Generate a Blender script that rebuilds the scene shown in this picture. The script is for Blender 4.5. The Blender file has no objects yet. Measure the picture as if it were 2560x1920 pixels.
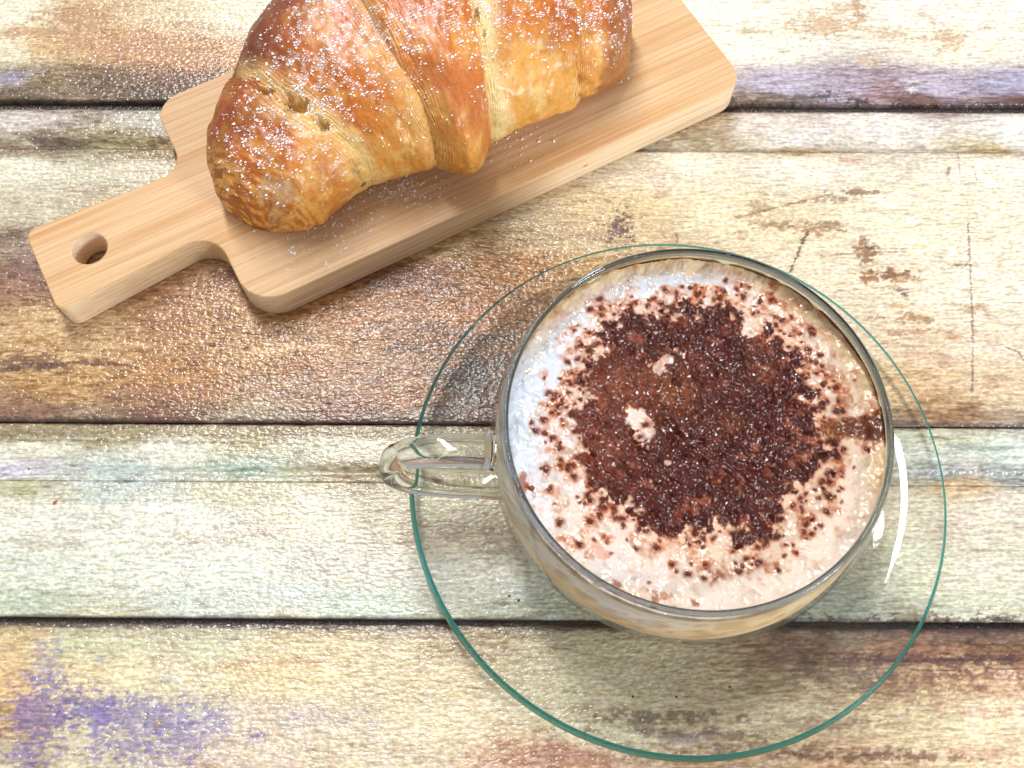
import bpy, bmesh, math, random
import numpy as np
from mathutils import Matrix, Vector

MM = 0.001
scene = bpy.context.scene
COL = scene.collection
R_ = math.radians

# ------------------------------------------------------------------ camera
CAM_H, TILT, ROLL, FPX = 273.54, R_(22.408), R_(-0.339), 2450.0     # mm, photo 2560 px wide
_f = np.array([0, math.sin(TILT), -math.cos(TILT)])
_r0 = np.array([1.0, 0, 0]); _u0 = np.cross(_r0, _f)
_r = math.cos(ROLL) * _r0 + math.sin(ROLL) * _u0
_u = -math.sin(ROLL) * _r0 + math.cos(ROLL) * _u0
cd = bpy.data.cameras.new('camera'); cam = bpy.data.objects.new('camera', cd); COL.objects.link(cam)
cd.sensor_width = 36.0; cd.lens = FPX / 2560 * 36.0
cd.clip_start = 0.01; cd.clip_end = 50
M = Matrix.Identity(4)
for i in range(3):
    M[i][0] = _r[i]; M[i][1] = _u[i]; M[i][2] = -_f[i]
M[2][3] = CAM_H * MM
cam.matrix_world = M
cd.dof.use_dof = True; cd.dof.focus_distance = 0.285; cd.dof.aperture_fstop = 26
scene.camera = cam

def at(px, py, z=0.0):
    """world x, y (mm) of a point of the photograph lying at height z (mm)"""
    d = _f + (px - 1280) / FPX * _r - (py - 960) / FPX * _u
    s = (z - CAM_H) / d[2]
    return d[0] * s, d[1] * s

# ------------------------------------------------------------------ light
w = bpy.data.worlds.new('World'); scene.world = w; w.use_nodes = True
bg = w.node_tree.nodes['Background']; bg.inputs[0].default_value = (0.98, 0.98, 1.0, 1); bg.inputs[1].default_value = 0.43

def area(name, loc, target, size, sizey, energy, color):
    l = bpy.data.lights.new(name, 'AREA'); l.shape = 'RECTANGLE'; l.size = size; l.size_y = sizey
    l.energy = energy; l.color = color
    o = bpy.data.objects.new(name, l); COL.objects.link(o)
    o.location = loc
    o.rotation_euler = (Vector(target) - Vector(loc)).to_track_quat('-Z', 'Y').to_euler()
    return o
area('ceiling_lamp', (-0.225, 0.77, 1.15), (0, 0.13, 0), 0.10, 0.92, 15.2, (1.0, 0.97, 0.93))
area('window_light', (0.86, -0.52, 0.44), (0, 0.13, 0), 0.26, 0.26, 11.0, (0.95, 0.98, 1.0))

scene.view_settings.view_transform = 'Standard'; scene.view_settings.look = 'None'
scene.view_settings.exposure = 0.0; scene.view_settings.gamma = 1.0
cy = scene.cycles
cy.use_denoising = True; cy.max_bounces = 14; cy.transmission_bounces = 12; cy.transparent_max_bounces = 16
cy.glossy_bounces = 5; cy.diffuse_bounces = 4; cy.caustics_refractive = True; cy.caustics_reflective = False
cy.blur_glossy = 0.6; cy.sample_clamp_indirect = 6.0

# ------------------------------------------------------------------ helpers
def lin(c):
    c = np.asarray(c, float) / 255.0
    return np.where(c <= 0.04045, c / 12.92, ((c + 0.055) / 1.055) ** 2.4)

_tab = np.random.RandomState(7).rand(512, 512)
def vnoise(x, y, seed=0):
    x = np.asarray(x, float) + seed * 37.17; y = np.asarray(y, float) + seed * 91.73
    xi = np.floor(x).astype(int); yi = np.floor(y).astype(int)
    fx = x - xi; fy = y - yi
    fx = fx * fx * (3 - 2 * fx); fy = fy * fy * (3 - 2 * fy)
    a = _tab[xi % 512, yi % 512]; b = _tab[(xi + 1) % 512, yi % 512]
    c = _tab[xi % 512, (yi + 1) % 512]; d = _tab[(xi + 1) % 512, (yi + 1) % 512]
    return (a * (1 - fx) + b * fx) * (1 - fy) + (c * (1 - fx) + d * fx) * fy
def fbm(x, y, octv=4, seed=0, gain=0.5):
    s = 0; a = 1; t = 0
    for i in range(octv):
        s = s + a * vnoise(x * 2 ** i, y * 2 ** i, seed + i * 3.3); t += a; a *= gain
    return s / t
def sstep(a, b, x):
    t = np.clip((x - a) / (b - a + 1e-12), 0, 1); return t * t * (3 - 2 * t)
def mix(a, b, t):
    t = np.asarray(t)
    if t.ndim and t.ndim < np.ndim(a) or (t.ndim and np.ndim(a) == 1): t = t[..., None]
    return a * (1 - t) + b * t

def link(name, me, mat=None, parent=None):
    o = bpy.data.objects.new(name, me); COL.objects.link(o)
    if mat: me.materials.append(mat)
    if parent: o.parent = parent
    return o
def tag(o, label=None, cat=None, group=None, kind=None):
    if label: o['label'] = label
    if cat: o['category'] = cat
    if group: o['group'] = group
    if kind: o['kind'] = kind
    return o
def empty(name, loc=(0, 0, 0), rz=0):
    o = bpy.data.objects.new(name, None); COL.objects.link(o); o.location = loc; o.rotation_euler = (0, 0, rz)
    o.empty_display_size = 0.01
    return o
def fast_mesh(name, co, faces, colors=None, smooth=True):
    """co (n,3) in mm, faces (m,k)"""
    me = bpy.data.meshes.new(name)
    n = len(co); m, k = faces.shape
    me.vertices.add(n); me.vertices.foreach_set('co', (np.asarray(co, np.float32) * MM).ravel())
    me.loops.add(m * k); me.loops.foreach_set('vertex_index', faces.astype(np.int32).ravel())
    me.polygons.add(m); me.polygons.foreach_set('loop_start', np.arange(0, m * k, k, dtype=np.int32))
    me.polygons.foreach_set('loop_total', np.full(m, k, np.int32))
    me.update(calc_edges=True)
    me.polygons.foreach_set('use_smooth', np.full(m, smooth, bool))
    if colors is not None:
        a = me.color_attributes.new('tint', 'FLOAT_COLOR', 'POINT')
        c = np.ones((n, 4), np.float32); c[:, :3] = np.clip(colors, 0, 1)
        a.data.foreach_set('color', c.ravel())
    return me
def grid_faces(nx, ny, wrapx=False):
    """vertex index = iy*nx+ix"""
    ix = np.arange(nx if wrapx else nx - 1); iy = np.arange(ny - 1)
    X, Y = np.meshgrid(ix, iy); X2 = (X + 1) % nx
    return np.stack([Y * nx + X, Y * nx + X2, (Y + 1) * nx + X2, (Y + 1) * nx + X], -1).reshape(-1, 4)
def lathe(name, prof, n=128, close=False, colors=None):
    """prof list of (r, z) mm"""
    prof = np.array(prof, float); th = np.linspace(0, 2 * np.pi, n, endpoint=False)
    if close: prof = np.vstack([prof, prof[:1]])
    r, t = np.meshgrid(prof[:, 0], th, indexing='ij'); z = np.repeat(prof[:, 1][:, None], n, 1)
    co = np.stack([r * np.cos(t), r * np.sin(t), z], -1).reshape(-1, 3)
    f = grid_faces(n, len(prof), True)
    me = fast_mesh(name, co, f, colors)
    if close:
        bm = bmesh.new(); bm.from_mesh(me); bmesh.ops.remove_doubles(bm, verts=bm.verts, dist=1e-7); bm.to_mesh(me); bm.free()
        for p in me.polygons: p.use_smooth = True
    return me
def spline(pts, n):
    """Catmull-Rom through pts (k,d), n samples in total"""
    P = np.array(pts, float); P = np.vstack([2 * P[0] - P[1], P, 2 * P[-1] - P[-2]])
    k = len(P) - 3; t = np.linspace(0, k - 1e-9, n); i = t.astype(int); f = (t - i)[:, None]
    a, b, c, d = P[i], P[i + 1], P[i + 2], P[i + 3]
    return 0.5 * (2 * b + (c - a) * f + (2 * a - 5 * b + 4 * c - d) * f ** 2 + (3 * b - a - 3 * c + d) * f ** 3)

class NT:
    def __init__(s, name):
        s.m = bpy.data.materials.new(name); s.m.use_nodes = True; s.t = s.m.node_tree; s.t.nodes.clear()
        s.out = s.n('ShaderNodeOutputMaterial')
    def n(s, typ, **kw):
        x = s.t.nodes.new(typ)
        for k, v in kw.items(): setattr(x, k, v)
        return x
    def l(s, a, b): s.t.links.new(a, b)
    def math(s, op, a, b=None, clamp=False):
        x = s.n('ShaderNodeMath', operation=op); x.use_clamp = clamp
        for i, v in enumerate((a, b)):
            if v is None: continue
            if isinstance(v, (int, float)): x.inputs[i].default_value = v
            else: s.l(v, x.inputs[i])
        return x.outputs[0]
    def mapping(s, scale, src='Object'):
        tc = s.n('ShaderNodeTexCoord'); mp = s.n('ShaderNodeMapping'); mp.inputs['Scale'].default_value = scale
        s.l(tc.outputs[src], mp.inputs[0]); return mp.outputs[0]
    def noise(s, vec, scale=1.0, detail=3, rough=0.5):
        x = s.n('ShaderNodeTexNoise'); x.inputs['Scale'].default_value = scale
        x.inputs['Detail'].default_value = detail; x.inputs['Roughness'].default_value = rough
        s.l(vec, x.inputs['Vector']); return x
    def ramp(s, fac, stops):
        x = s.n('ShaderNodeValToRGB'); e = x.color_ramp.elements
        while len(e) < len(stops): e.new(0.5)
        for i, (p, c) in enumerate(stops):
            e[i].position = p; e[i].color = (*c, 1) if len(c) == 3 else c
        s.l(fac, x.inputs[0]); return x.outputs[0]
    def mixc(s, blend, fac, a, b):
        x = s.n('ShaderNodeMix', data_type='RGBA', blend_type=blend)
        for k, v in ((0, fac), (6, a), (7, b)):
            if isinstance(v, (int, float)): x.inputs[k].default_value = v
            elif isinstance(v, tuple): x.inputs[k].default_value = (*v, 1)
            else: s.l(v, x.inputs[k])
        return x.outputs[2]
    def bump(s, h, dist, strength=1.0, nrm=None):
        x = s.n('ShaderNodeBump'); x.inputs['Distance'].default_value = dist; x.inputs['Strength'].default_value = strength
        s.l(h, x.inputs['Height'])
        if nrm: s.l(nrm, x.inputs['Normal'])
        return x.outputs[0]
    def bsdf(s, **kw):
        b = s.n('ShaderNodeBsdfPrincipled')
        for k, v in kw.items():
            k = k.replace('_', ' ')
            inp = b.inputs[k]
            if isinstance(v, (int, float)): inp.default_value = v
            elif isinstance(v, tuple): inp.default_value = (*v, 1) if len(v) == 3 and inp.type == 'RGBA' else v
            else: s.l(v, inp)
        s.l(b.outputs[0], s.out.inputs[0]); return b
    def attr(s, name='tint'):
        a = s.n('ShaderNodeAttribute'); a.attribute_name = name; return a.outputs['Color']

# ------------------------------------------------------------------ materials
def mat_planks():
    t = NT('printed_vinyl_wood')
    c = t.attr()
    v = t.mapping((150, 1250, 1000)); n1 = t.noise(v, 1.0, 3, 0.7)
    streak = t.ramp(n1.outputs[0], [(0.26, (0.42, 0.36, 0.34)), (0.42, (0.86, 0.84, 0.83)), (0.54, (1.03, 1.03, 1.03)), (0.72, (1.3, 1.3, 1.3))])
    col = t.mixc('MULTIPLY', 0.85, c, streak)
    v2 = t.mapping((160, 700, 1000)); n2 = t.noise(v2, 1.0, 3, 0.6)
    chroma = t.ramp(n2.outputs[0], [(0.3, (1.03, 0.92, 0.99)), (0.45, (1.0, 1.0, 1.0)), (0.56, (0.99, 1.02, 0.90)), (0.7, (0.93, 1.02, 0.98))])
    col = t.mixc('MULTIPLY', 0.6, col, chroma)
    g = t.mapping((640, 1150, 1000)); gn = t.noise(g, 1.0, 1, 0.5)
    g2 = t.mapping((500, 500, 500)); gn2 = t.noise(g2, 1.0, 2, 0.5)
    h = t.math('ADD', gn.outputs[0], t.math('MULTIPLY', gn2.outputs[0], 0.5))
    nb = t.bump(h, 0.00036, 1.0)
    sp = t.ramp(gn.outputs[0], [(0.36, (0.80, 0.78, 0.77)), (0.52, (1, 1, 1)), (0.66, (1.16, 1.16, 1.16))]); col = t.mixc('MULTIPLY', 1.0, col, sp)
    t.bsdf(Base_Color=col, Roughness=0.45, Specular_IOR_Level=0.4, Normal=nb, Coat_Weight=0.75, Coat_Roughness=0.15, Coat_IOR=1.5, Coat_Normal=nb)
    return t.m
def mat_underlay():
    t = NT('dark_groove')
    g = t.mapping((1100, 1100, 1100)); gn = t.noise(g, 1.0, 2, 0.55)
    nb = t.bump(gn.outputs[0], 0.0006)
    t.bsdf(Base_Color=(0.045, 0.028, 0.024), Roughness=0.4, Normal=nb, Coat_Weight=0.9, Coat_Roughness=0.09, Coat_Normal=nb)
    return t.m
def mat_bamboo():
    t = NT('bamboo')
    v = t.mapping((14, 1050, 1050)); n1 = t.noise(v, 1.0, 4, 0.72)
    c = t.ramp(n1.outputs[0], [(0.26, (0.50, 0.28, 0.13)), (0.42, (0.65, 0.41, 0.21)), (0.54, (0.72, 0.49, 0.28)), (0.72, (0.79, 0.59, 0.37))])
    v2 = t.mapping((9, 130, 20)); n2 = t.noise(v2, 1.0, 2, 0.5)
    c2 = t.ramp(n2.outputs[0], [(0.30, (0.90, 0.76, 0.60)), (0.5, (1.0, 0.98, 0.95)), (0.7, (1.05, 1.05, 1.08))])
    c = t.mixc('MULTIPLY', 1.0, c, c2)
    # small orange stain on the front edge
    tc = t.n('ShaderNodeTexCoord'); sub = t.n('ShaderNodeVectorMath', operation='SUBTRACT'); t.l(tc.outputs['Object'], sub.inputs[0])
    sub.inputs[1].default_value = STAIN
    sc = t.n('ShaderNodeVectorMath', operation='MULTIPLY'); t.l(sub.outputs[0], sc.inputs[0]); sc.inputs[1].default_value = (0.55, 1, 1)
    ln = t.n('ShaderNodeVectorMath', operation='LENGTH'); t.l(sc.outputs[0], ln.inputs[0])
    msk = t.ramp(t.math('MULTIPLY', ln.outputs['Value'], 1000.0), [(0.35, (1, 1, 1)), (0.75, (0, 0, 0))])
    c = t.mixc('MIX', msk, c, (0.55, 0.20, 0.05))
    # paler, cut faces of the sides
    ge = t.n('ShaderNodeNewGeometry'); sx = t.n('ShaderNodeSeparateXYZ'); t.l(ge.outputs['Normal'], sx.inputs[0])
    up = t.math('GREATER_THAN', sx.outputs[2], 0.6)
    side = t.mixc('MULTIPLY', 1.0, c, (1.16, 1.36, 1.70))
    c = t.mixc('MIX', up, side, c)
    nb = t.bump(n1.outputs[0], 0.00012, 0.6)
    t.bsdf(Base_Color=c, Roughness=0.48, Specular_IOR_Level=0.35, Normal=nb)
    return t.m
def mat_crust():
    t = NT('glazed_crust')
    c = t.attr()
    v = t.mapping((900, 900, 900)); n = t.noise(v, 1.0, 4, 0.6)
    c = t.mixc('MULTIPLY', 0.8, c, t.ramp(n.outputs[0], [(0.3, (0.80, 0.74, 0.68)), (0.6, (1.08, 1.08, 1.08))]))
    v2 = t.mapping((220, 220, 220)); n2 = t.noise(v2, 1.0, 4, 0.5)
    nb = t.bump(n2.outputs[0], 0.0009, 0.6)
    t.bsdf(Base_Color=c, Roughness=0.40, Specular_IOR_Level=0.42, Coat_Weight=0.16, Coat_Roughness=0.24, Normal=nb,
           Subsurface_Weight=0.06, Subsurface_Radius=(0.0015, 0.0007, 0.0003), Subsurface_Scale=1.0)
    return t.m
def mat_sugar():
    t = NT('powdered_sugar')
    t.bsdf(Base_Color=(0.93, 0.92, 0.95), Roughness=0.6)
    return t.m
def mat_foam():
    t = NT('milk_foam')
    c = t.attr()
    v = t.mapping((520, 520, 520)); n = t.noise(v, 1.0, 2, 0.45)
    nb = t.bump(n.outputs[0], 0.00034, 0.6)
    t.bsdf(Base_Color=c, Roughness=0.4, Specular_IOR_Level=0.4, Normal=nb, Coat_Weight=0.8, Coat_Roughness=0.08, Coat_Normal=nb,
           Subsurface_Weight=0.12, Subsurface_Radius=(0.002, 0.0015, 0.001), Subsurface_Scale=1.0)
    return t.m
def mat_cocoa():
    t = NT('wet_cocoa')
    c = t.attr()
    v = t.mapping((420, 420, 420)); n = t.noise(v, 1.0, 1, 0.4)
    nb = t.bump(n.outputs[0], 0.00055, 0.9)
    t.bsdf(Base_Color=c, Roughness=0.4, Specular_IOR_Level=0.15, Normal=nb, Coat_Weight=0.75, Coat_Roughness=0.055, Coat_IOR=1.55, Coat_Normal=nb)
    return t.m
def mat_coffee():
    t = NT('milky_coffee')
    c = t.attr()
    t.bsdf(Base_Color=c, Roughness=0.35, Specular_IOR_Level=0.3, Subsurface_Weight=0.8, Subsurface_Radius=(0.011, 0.008, 0.005), Subsurface_Scale=1.0)
    return t.m
def mat_thin(name, tint, extra=0.04):
    """a thin clear wall: lets light through, mirrors more towards the edge"""
    t = NT(name)
    lw = t.n('ShaderNodeLayerWeight'); lw.inputs[0].default_value = 0.5
    f5 = t.math('POWER', lw.outputs['Facing'], 4.0)
    fac = t.math('ADD', t.math('MULTIPLY', f5, 0.6), extra, clamp=True)
    tr = t.n('ShaderNodeBsdfTransparent'); tr.inputs[0].default_value = (*tint, 1)
    gl = t.n('ShaderNodeBsdfGlossy'); gl.inputs['Roughness'].default_value = 0.0
    mx = t.n('ShaderNodeMixShader'); t.l(fac, mx.inputs[0]); t.l(tr.outputs[0], mx.inputs[1]); t.l(gl.outputs[0], mx.inputs[2])
    t.l(mx.outputs[0], t.out.inputs[0]); return t.m
def mat_glass(name, color, ior=1.47, rough=0.0):
    t = NT(name)
    g = t.n('ShaderNodeBsdfGlass'); g.inputs['Color'].default_value = (*color, 1); g.inputs['IOR'].default_value = ior
    g.inputs['Roughness'].default_value = rough
    t.l(g.outputs[0], t.out.inputs[0]); return t.m
def mat_plain(name, color, rough=0.5):
    t = NT(name); t.bsdf(Base_Color=color, Roughness=rough); return t.m

# ================================================================== TABLE
PY = R_(-0.694)                      # planks lie almost square to the picture
cP, sP = math.cos(PY), math.sin(PY)
# base print colours: photo px, photo py, sRGB
CTRL = [
 (0,20,236,232,205),(250,20,222,190,145),(420,30,226,205,165),(600,40,236,230,200),(1800,30,243,240,222),(2050,30,240,232,210),(2300,20,243,240,225),(2550,30,243,240,225),
 (0,130,228,222,190),(150,120,214,180,132),(300,110,212,165,118),(500,140,205,158,112),(1900,120,243,240,222),(2400,120,242,236,214),
 (20,200,165,155,155),(120,205,140,120,95),(250,205,128,104,86),(450,200,135,105,88),(1950,215,184,176,200),(2120,220,176,166,188),(2200,225,165,140,150),(2350,225,184,174,198),(2550,220,172,168,200),
 (50,245,110,95,78),(400,245,105,88,76),(1900,250,135,118,110),(2300,250,118,92,88),(2550,250,115,90,88),
 (50,300,205,198,192),(400,300,200,198,188),(1760,300,200,180,150),(1900,310,225,215,205),(2200,305,232,225,222),(2550,310,235,232,228),
 (50,352,165,155,140),(120,355,130,115,100),(300,352,158,148,118),(1760,355,190,175,150),(2000,352,222,222,222),(2550,352,225,225,220),
 (2000,372,190,165,120),(2500,372,200,180,140),(400,368,165,148,115),(60,368,150,135,115),
 (50,420,228,228,206),(350,430,220,215,192),(1600,420,222,205,180),(1700,400,236,228,208),(2000,410,240,232,214),(2500,410,242,236,220),
 (50,520,212,205,180),(300,500,206,195,170),(1080,600,190,160,120),(1300,520,212,192,158),(1500,520,218,196,150),(1900,540,230,214,180),(2300,540,238,228,200),(2550,540,238,228,205),
 (20,600,165,145,128),(200,810,196,165,125),(30,700,150,118,100),(450,740,172,135,105),(1450,600,215,190,150),
 (100,880,190,158,118),(500,800,178,138,98),(700,860,188,150,108),(900,760,168,122,84),(1050,700,150,105,75),(1200,760,160,112,74),(1300,680,176,128,84),(1450,680,198,158,108),
 (2200,680,232,216,190),(2400,700,238,226,204),(2550,720,238,226,206),
 (150,960,186,150,105),(450,950,176,132,92),(800,900,166,118,78),(1100,880,140,96,62),(1180,950,105,78,66),(1000,980,160,115,78),
 (2250,850,226,204,176),(2500,850,230,212,190),(2250,960,212,182,142),(2500,960,222,198,166),(1250,900,130,90,60),
 (50,1030,150,118,98),(400,1030,140,105,82),(900,1030,140,102,82),(1200,1020,110,82,74),(2350,1040,170,140,110),
 (50,1085,150,140,110),(300,1085,168,162,130),(600,1085,190,180,150),(1000,1085,208,200,172),(2350,1095,190,190,170),
 (50,1120,222,222,205),(400,1125,222,224,206),(900,1120,218,214,192),(2350,1130,205,210,200),(2530,1130,200,212,205),
 (50,1180,205,205,222),(300,1180,190,205,205),(600,1182,172,188,178),(900,1185,172,160,135),(2350,1180,160,165,165),(2530,1180,170,175,180),
 (50,1212,195,195,160),(600,1212,205,200,172),(2400,1212,200,175,140),
 (50,1280,228,228,214),(400,1300,224,226,214),(800,1280,222,218,196),(1000,1280,205,196,172),(1150,1350,204,190,170),(2280,1280,216,206,186),(2500,1270,220,212,196),
 (50,1420,214,222,208),(500,1420,218,224,212),(900,1420,208,206,194),(1200,1450,208,206,194),(2300,1420,214,212,190),(2500,1430,216,214,196),
 (50,1515,196,208,188),(500,1520,206,214,206),(900,1520,196,210,198),(1300,1530,185,190,175),(2050,1530,190,200,190),(2450,1525,206,210,190),
 (50,1590,215,196,150),(200,1600,205,205,172),(450,1600,208,208,176),(800,1600,214,196,156),(1200,1600,192,172,142),(1500,1640,204,194,164),(2000,1620,150,122,102),(2250,1620,150,116,96),(2450,1600,130,98,82),(2550,1620,135,105,85),
 (30,1700,226,192,140),(150,1690,226,206,160),(350,1700,230,218,178),(700,1700,226,206,160),(1100,1700,212,194,162),(1500,1720,208,198,168),(2100,1720,192,168,140),(2300,1700,210,186,146),(2500,1700,212,178,150),
 (40,1800,200,170,130),(250,1810,215,205,180),(450,1800,205,198,185),(700,1800,222,202,182),(1000,1800,222,206,172),(1500,1820,210,198,168),(2000,1800,208,188,158),(2300,1800,216,198,160),(2500,1800,230,212,178),
 (60,1900,200,185,160),(300,1890,215,205,180),(600,1900,220,200,180),(900,1900,214,198,172),(1400,1900,196,158,136),(1800,1900,185,160,135),(2100,1900,200,170,140),(2500,1900,226,202,168)]
cxy = np.array([at(p[0], p[1]) for p in CTRL]); ccol = lin(np.array([p[2:] for p in CTRL]))
# rotate into plank frame
def to_plank(x, y): return x * cP + y * sP, -x * sP + y * cP
ctx, cty = to_plank(cxy[:, 0], cxy[:, 1])
def base_color(X, Y):
    out = np.zeros(X.shape + (3,)); ws = np.zeros(X.shape)
    for i in range(len(ctx)):
        dx = (X - ctx[i]) / 2.6; dy = (Y - cty[i])
        d2 = dx * dx + dy * dy
        wt = 1.0 / (d2 + 2.0) ** 2.0
        out += wt[..., None] * ccol[i]; ws += wt
    out = out / ws[..., None]; g = out.mean(-1, keepdims=True)
    return out * 1.02 - g * 0.02 * np.array([1.02, 1.0, 0.96])
def pl(px, py): return to_plank(*at(px, py))

# painted marks: (kind, points, width_mm, colour, strength)
def blob_mask(X, Y, c, rx, ry, seed, rough=0.9, sc=0.45):
    d = np.sqrt(((X - c[0]) / rx) ** 2 + ((Y - c[1]) / ry) ** 2)
    n = fbm(X * sc, Y * sc * 1.7, 4, seed, 0.6)
    n2 = fbm(X * 1.2, Y * 1.9, 3, seed + 5, .6)
    return sstep(0.0, 0.22, (1.0 - d) * 0.5 + (n - 0.5) * rough + (n2 - .5) * .9)
def stroke_mask(X, Y, pts, width, seed, rough=0.8):
    m = np.full(X.shape, 1e9)
    for (x0, y0), (x1, y1) in zip(pts[:-1], pts[1:]):
        dx, dy = x1 - x0, y1 - y0; L = dx * dx + dy * dy + 1e-9
        tt = np.clip(((X - x0) * dx + (Y - y0) * dy) / L, 0, 1)
        m = np.minimum(m, np.hypot(X - x0 - tt * dx, Y - y0 - tt * dy))
    n = fbm(X * .9, Y * 1.6, 3, seed, 0.6)
    return sstep(0.0, 0.35, (1 - m / width) * 0.5 + (n - 0.5) * 3.2 * rough)
MARKS_BLOB = [   # px, py, half width px, half height px, colour, strength, roughness
 (200,40,130,60,(205,152,102),.85,1.3),(60,80,110,22,(210,155,105),.8,1.3),(330,110,230,50,(208,155,108),.8,1.4),(480,65,80,20,(205,150,100),.7,1.2),(520,140,120,60,(200,148,104),.6,1.2),
 (2060,60,110,48,(222,178,132),.85,1.1),(2145,15,22,45,(205,150,110),.8,.9),(2230,85,70,32,(225,182,142),.8,1.1),(2370,95,55,36,(222,175,132),.85,1.0),(2320,40,30,22,(225,180,140),.7,1.1),(1890,80,45,18,(222,185,130),.7,1.2),
 (2120,20,60,20,(215,165,120),.6,1.3),(2470,72,20,10,(215,180,120),.6,1.0),(2425,140,12,9,(215,170,120),.6,1.0),(2160,150,60,22,(228,195,150),.5,1.5),
 (2070,240,40,16,(60,45,40),.8,1.5),(2000,245,60,14,(95,85,75),.7,1.5),(2140,255,30,12,(60,42,40),.8,1.4),(2280,225,18,10,(240,240,240),.7,1.2),(2290,200,60,10,(215,210,220),.6,1.4),
 (90,345,28,12,(110,85,78),.8,1.0),(150,348,22,10,(105,72,68),.8,1.0),(200,350,20,9,(120,95,72),.7,1.0),(395,350,30,14,(120,90,70),.8,1.0),
 (140,220,8,26,(95,70,55),.5,.9),(30,195,40,20,(150,150,200),.6,1.2),
 (1545,570,34,60,(110,75,78),.85,1.5),(1500,590,60,18,(160,120,110),.5,1.5),(1940,560,60,14,(160,115,75),.7,1.5),(1900,520,30,40,(178,140,95),.6,1.5),(1850,590,16,22,(190,135,105),.6,1.0),
 (2030,575,70,12,(180,120,75),.75,1.3),(2070,560,60,8,(140,90,55),.6,1.4),
 (2125,400,38,12,(225,165,130),.7,1.2),(2145,480,70,9,(140,95,65),.75,1.5),(2090,500,60,9,(150,100,70),.6,1.5),
 (2165,630,30,36,(150,95,62),.8,1.3),(2175,690,30,20,(165,105,55),.85,1.1),(2235,690,55,16,(140,85,60),.85,1.3),(2260,700,30,10,(230,170,100),.7,1.0),
 (2240,725,30,5,(150,95,65),.7,1.2),(2262,738,12,12,(110,70,80),.8,1.0),(2250,762,36,12,(215,165,115),.8,1.3),
 (2275,795,40,12,(175,125,75),.8,1.3),(2320,800,20,8,(165,115,65),.7,1.2),(2190,795,25,6,(165,130,100),.7,1.2),
 (2300,830,75,10,(200,145,110),.75,1.4),(2365,838,38,16,(225,175,120),.85,1.0),(2435,770,36,14,(200,155,120),.8,1.2),(2300,885,50,14,(215,160,130),.6,1.3),(2370,900,40,14,(212,160,132),.6,1.3),
 (2400,662,34,4,(110,75,55),.8,.8),(2345,980,60,20,(200,150,105),.6,1.4),(2340,1000,24,6,(160,105,60),.7,1.2),(2480,960,30,24,(185,140,110),.6,1.5),
 (1190,945,55,75,(80,58,58),.85,1.3),(1255,905,30,20,(70,52,60),.6,1.4),(1120,1050,120,22,(85,60,58),.7,1.7),(700,1060,400,10,(95,62,58),.6,2.0),
 (60,905,130,26,(120,80,68),.75,1.6),(30,590,40,22,(120,92,80),.6,1.4),(40,660,16,10,(110,60,50),.8,1.1),(450,800,120,40,(180,120,95),.35,1.7),(70,650,80,60,(165,135,140),.35,1.6),
 (560,690,60,20,(135,95,90),.6,1.4),(700,830,120,20,(135,95,80),.4,1.7),(950,700,160,30,(125,80,65),.5,1.8),(1080,820,140,14,(105,65,55),.5,1.8),(900,900,200,18,(190,155,110),.5,1.8),(300,980,300,14,(150,95,85),.35,1.9),(800,960,250,26,(190,160,140),.4,1.8),
 (250,1250,60,6,(190,215,208),.8,1.4),(420,1250,90,6,(190,200,205),.5,1.5),(180,1290,40,6,(180,215,200),.5,1.3),(720,1480,80,20,(195,215,225),.6,1.5),(560,1350,120,16,(215,195,170),.5,1.6),(640,1330,90,10,(210,170,150),.4,1.7),(110,1360,80,10,(205,180,165),.5,1.6),
 (1290,1470,40,20,(195,215,215),.5,1.4),(1120,1330,140,24,(165,140,118),.5,1.6),(2330,1330,60,30,(205,180,165),.5,1.6),(2450,1120,100,10,(150,165,165),.6,1.6),
 (120,1660,36,60,(165,160,190),.8,1.2),(90,1780,70,80,(132,108,178),.9,1.2),(220,1770,90,38,(118,104,182),.95,1.2),(350,1790,120,34,(140,124,190),.85,1.4),(250,1830,30,50,(128,112,185),.85,1.2),(330,1860,50,40,(135,120,188),.8,1.5),(450,1850,60,60,(140,122,190),.8,1.5),
 (540,1810,30,50,(160,146,198),.7,1.4),(640,1840,22,18,(140,128,185),.85,1.2),(730,1790,30,24,(175,170,195),.6,1.5),(70,1890,60,30,(140,115,175),.8,1.4),(800,1790,60,20,(185,165,180),.45,1.6),(930,1800,40,30,(170,150,185),.5,1.6),
 (250,1650,14,8,(175,165,195),.8,1.1),(420,1700,30,12,(195,195,205),.6,1.3),(400,1810,10,16,(175,135,110),.8,.9),(30,1650,60,60,(225,180,120),.5,1.3),(700,1660,120,10,(222,160,120),.5,1.7),(420,1640,50,30,(215,175,150),.4,1.6),
 (2200,1570,400,22,(90,62,58),.75,1.9),(2480,1575,120,30,(75,52,50),.7,1.6),(2350,1650,220,10,(95,62,62),.8,2.2),(2400,1690,200,9,(120,82,78),.7,2.3),(2300,1720,200,9,(130,90,80),.55,2.3),(2050,1650,90,40,(125,88,82),.6,1.8),(2270,1680,90,60,(150,100,95),.5,1.8),
 (2130,1690,70,26,(160,125,110),.5,1.7),(2080,1810,120,12,(150,105,95),.5,1.9),(2200,1890,180,10,(110,72,66),.7,2.2),(1950,1870,160,10,(120,85,80),.6,2.0),(1650,1790,170,12,(105,78,76),.65,1.9),(1640,1830,160,8,(110,80,80),.6,2.1),(1820,1840,100,8,(110,82,82),.6,2.0),
 (1400,1890,160,22,(150,95,85),.5,1.8),(1720,1850,60,12,(150,140,185),.4,1.5),(2420,1780,120,10,(205,140,125),.5,1.8),(2460,1880,90,12,(210,150,125),.5,1.8),(2120,1590,70,26,(175,160,140),.5,1.6)]
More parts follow.
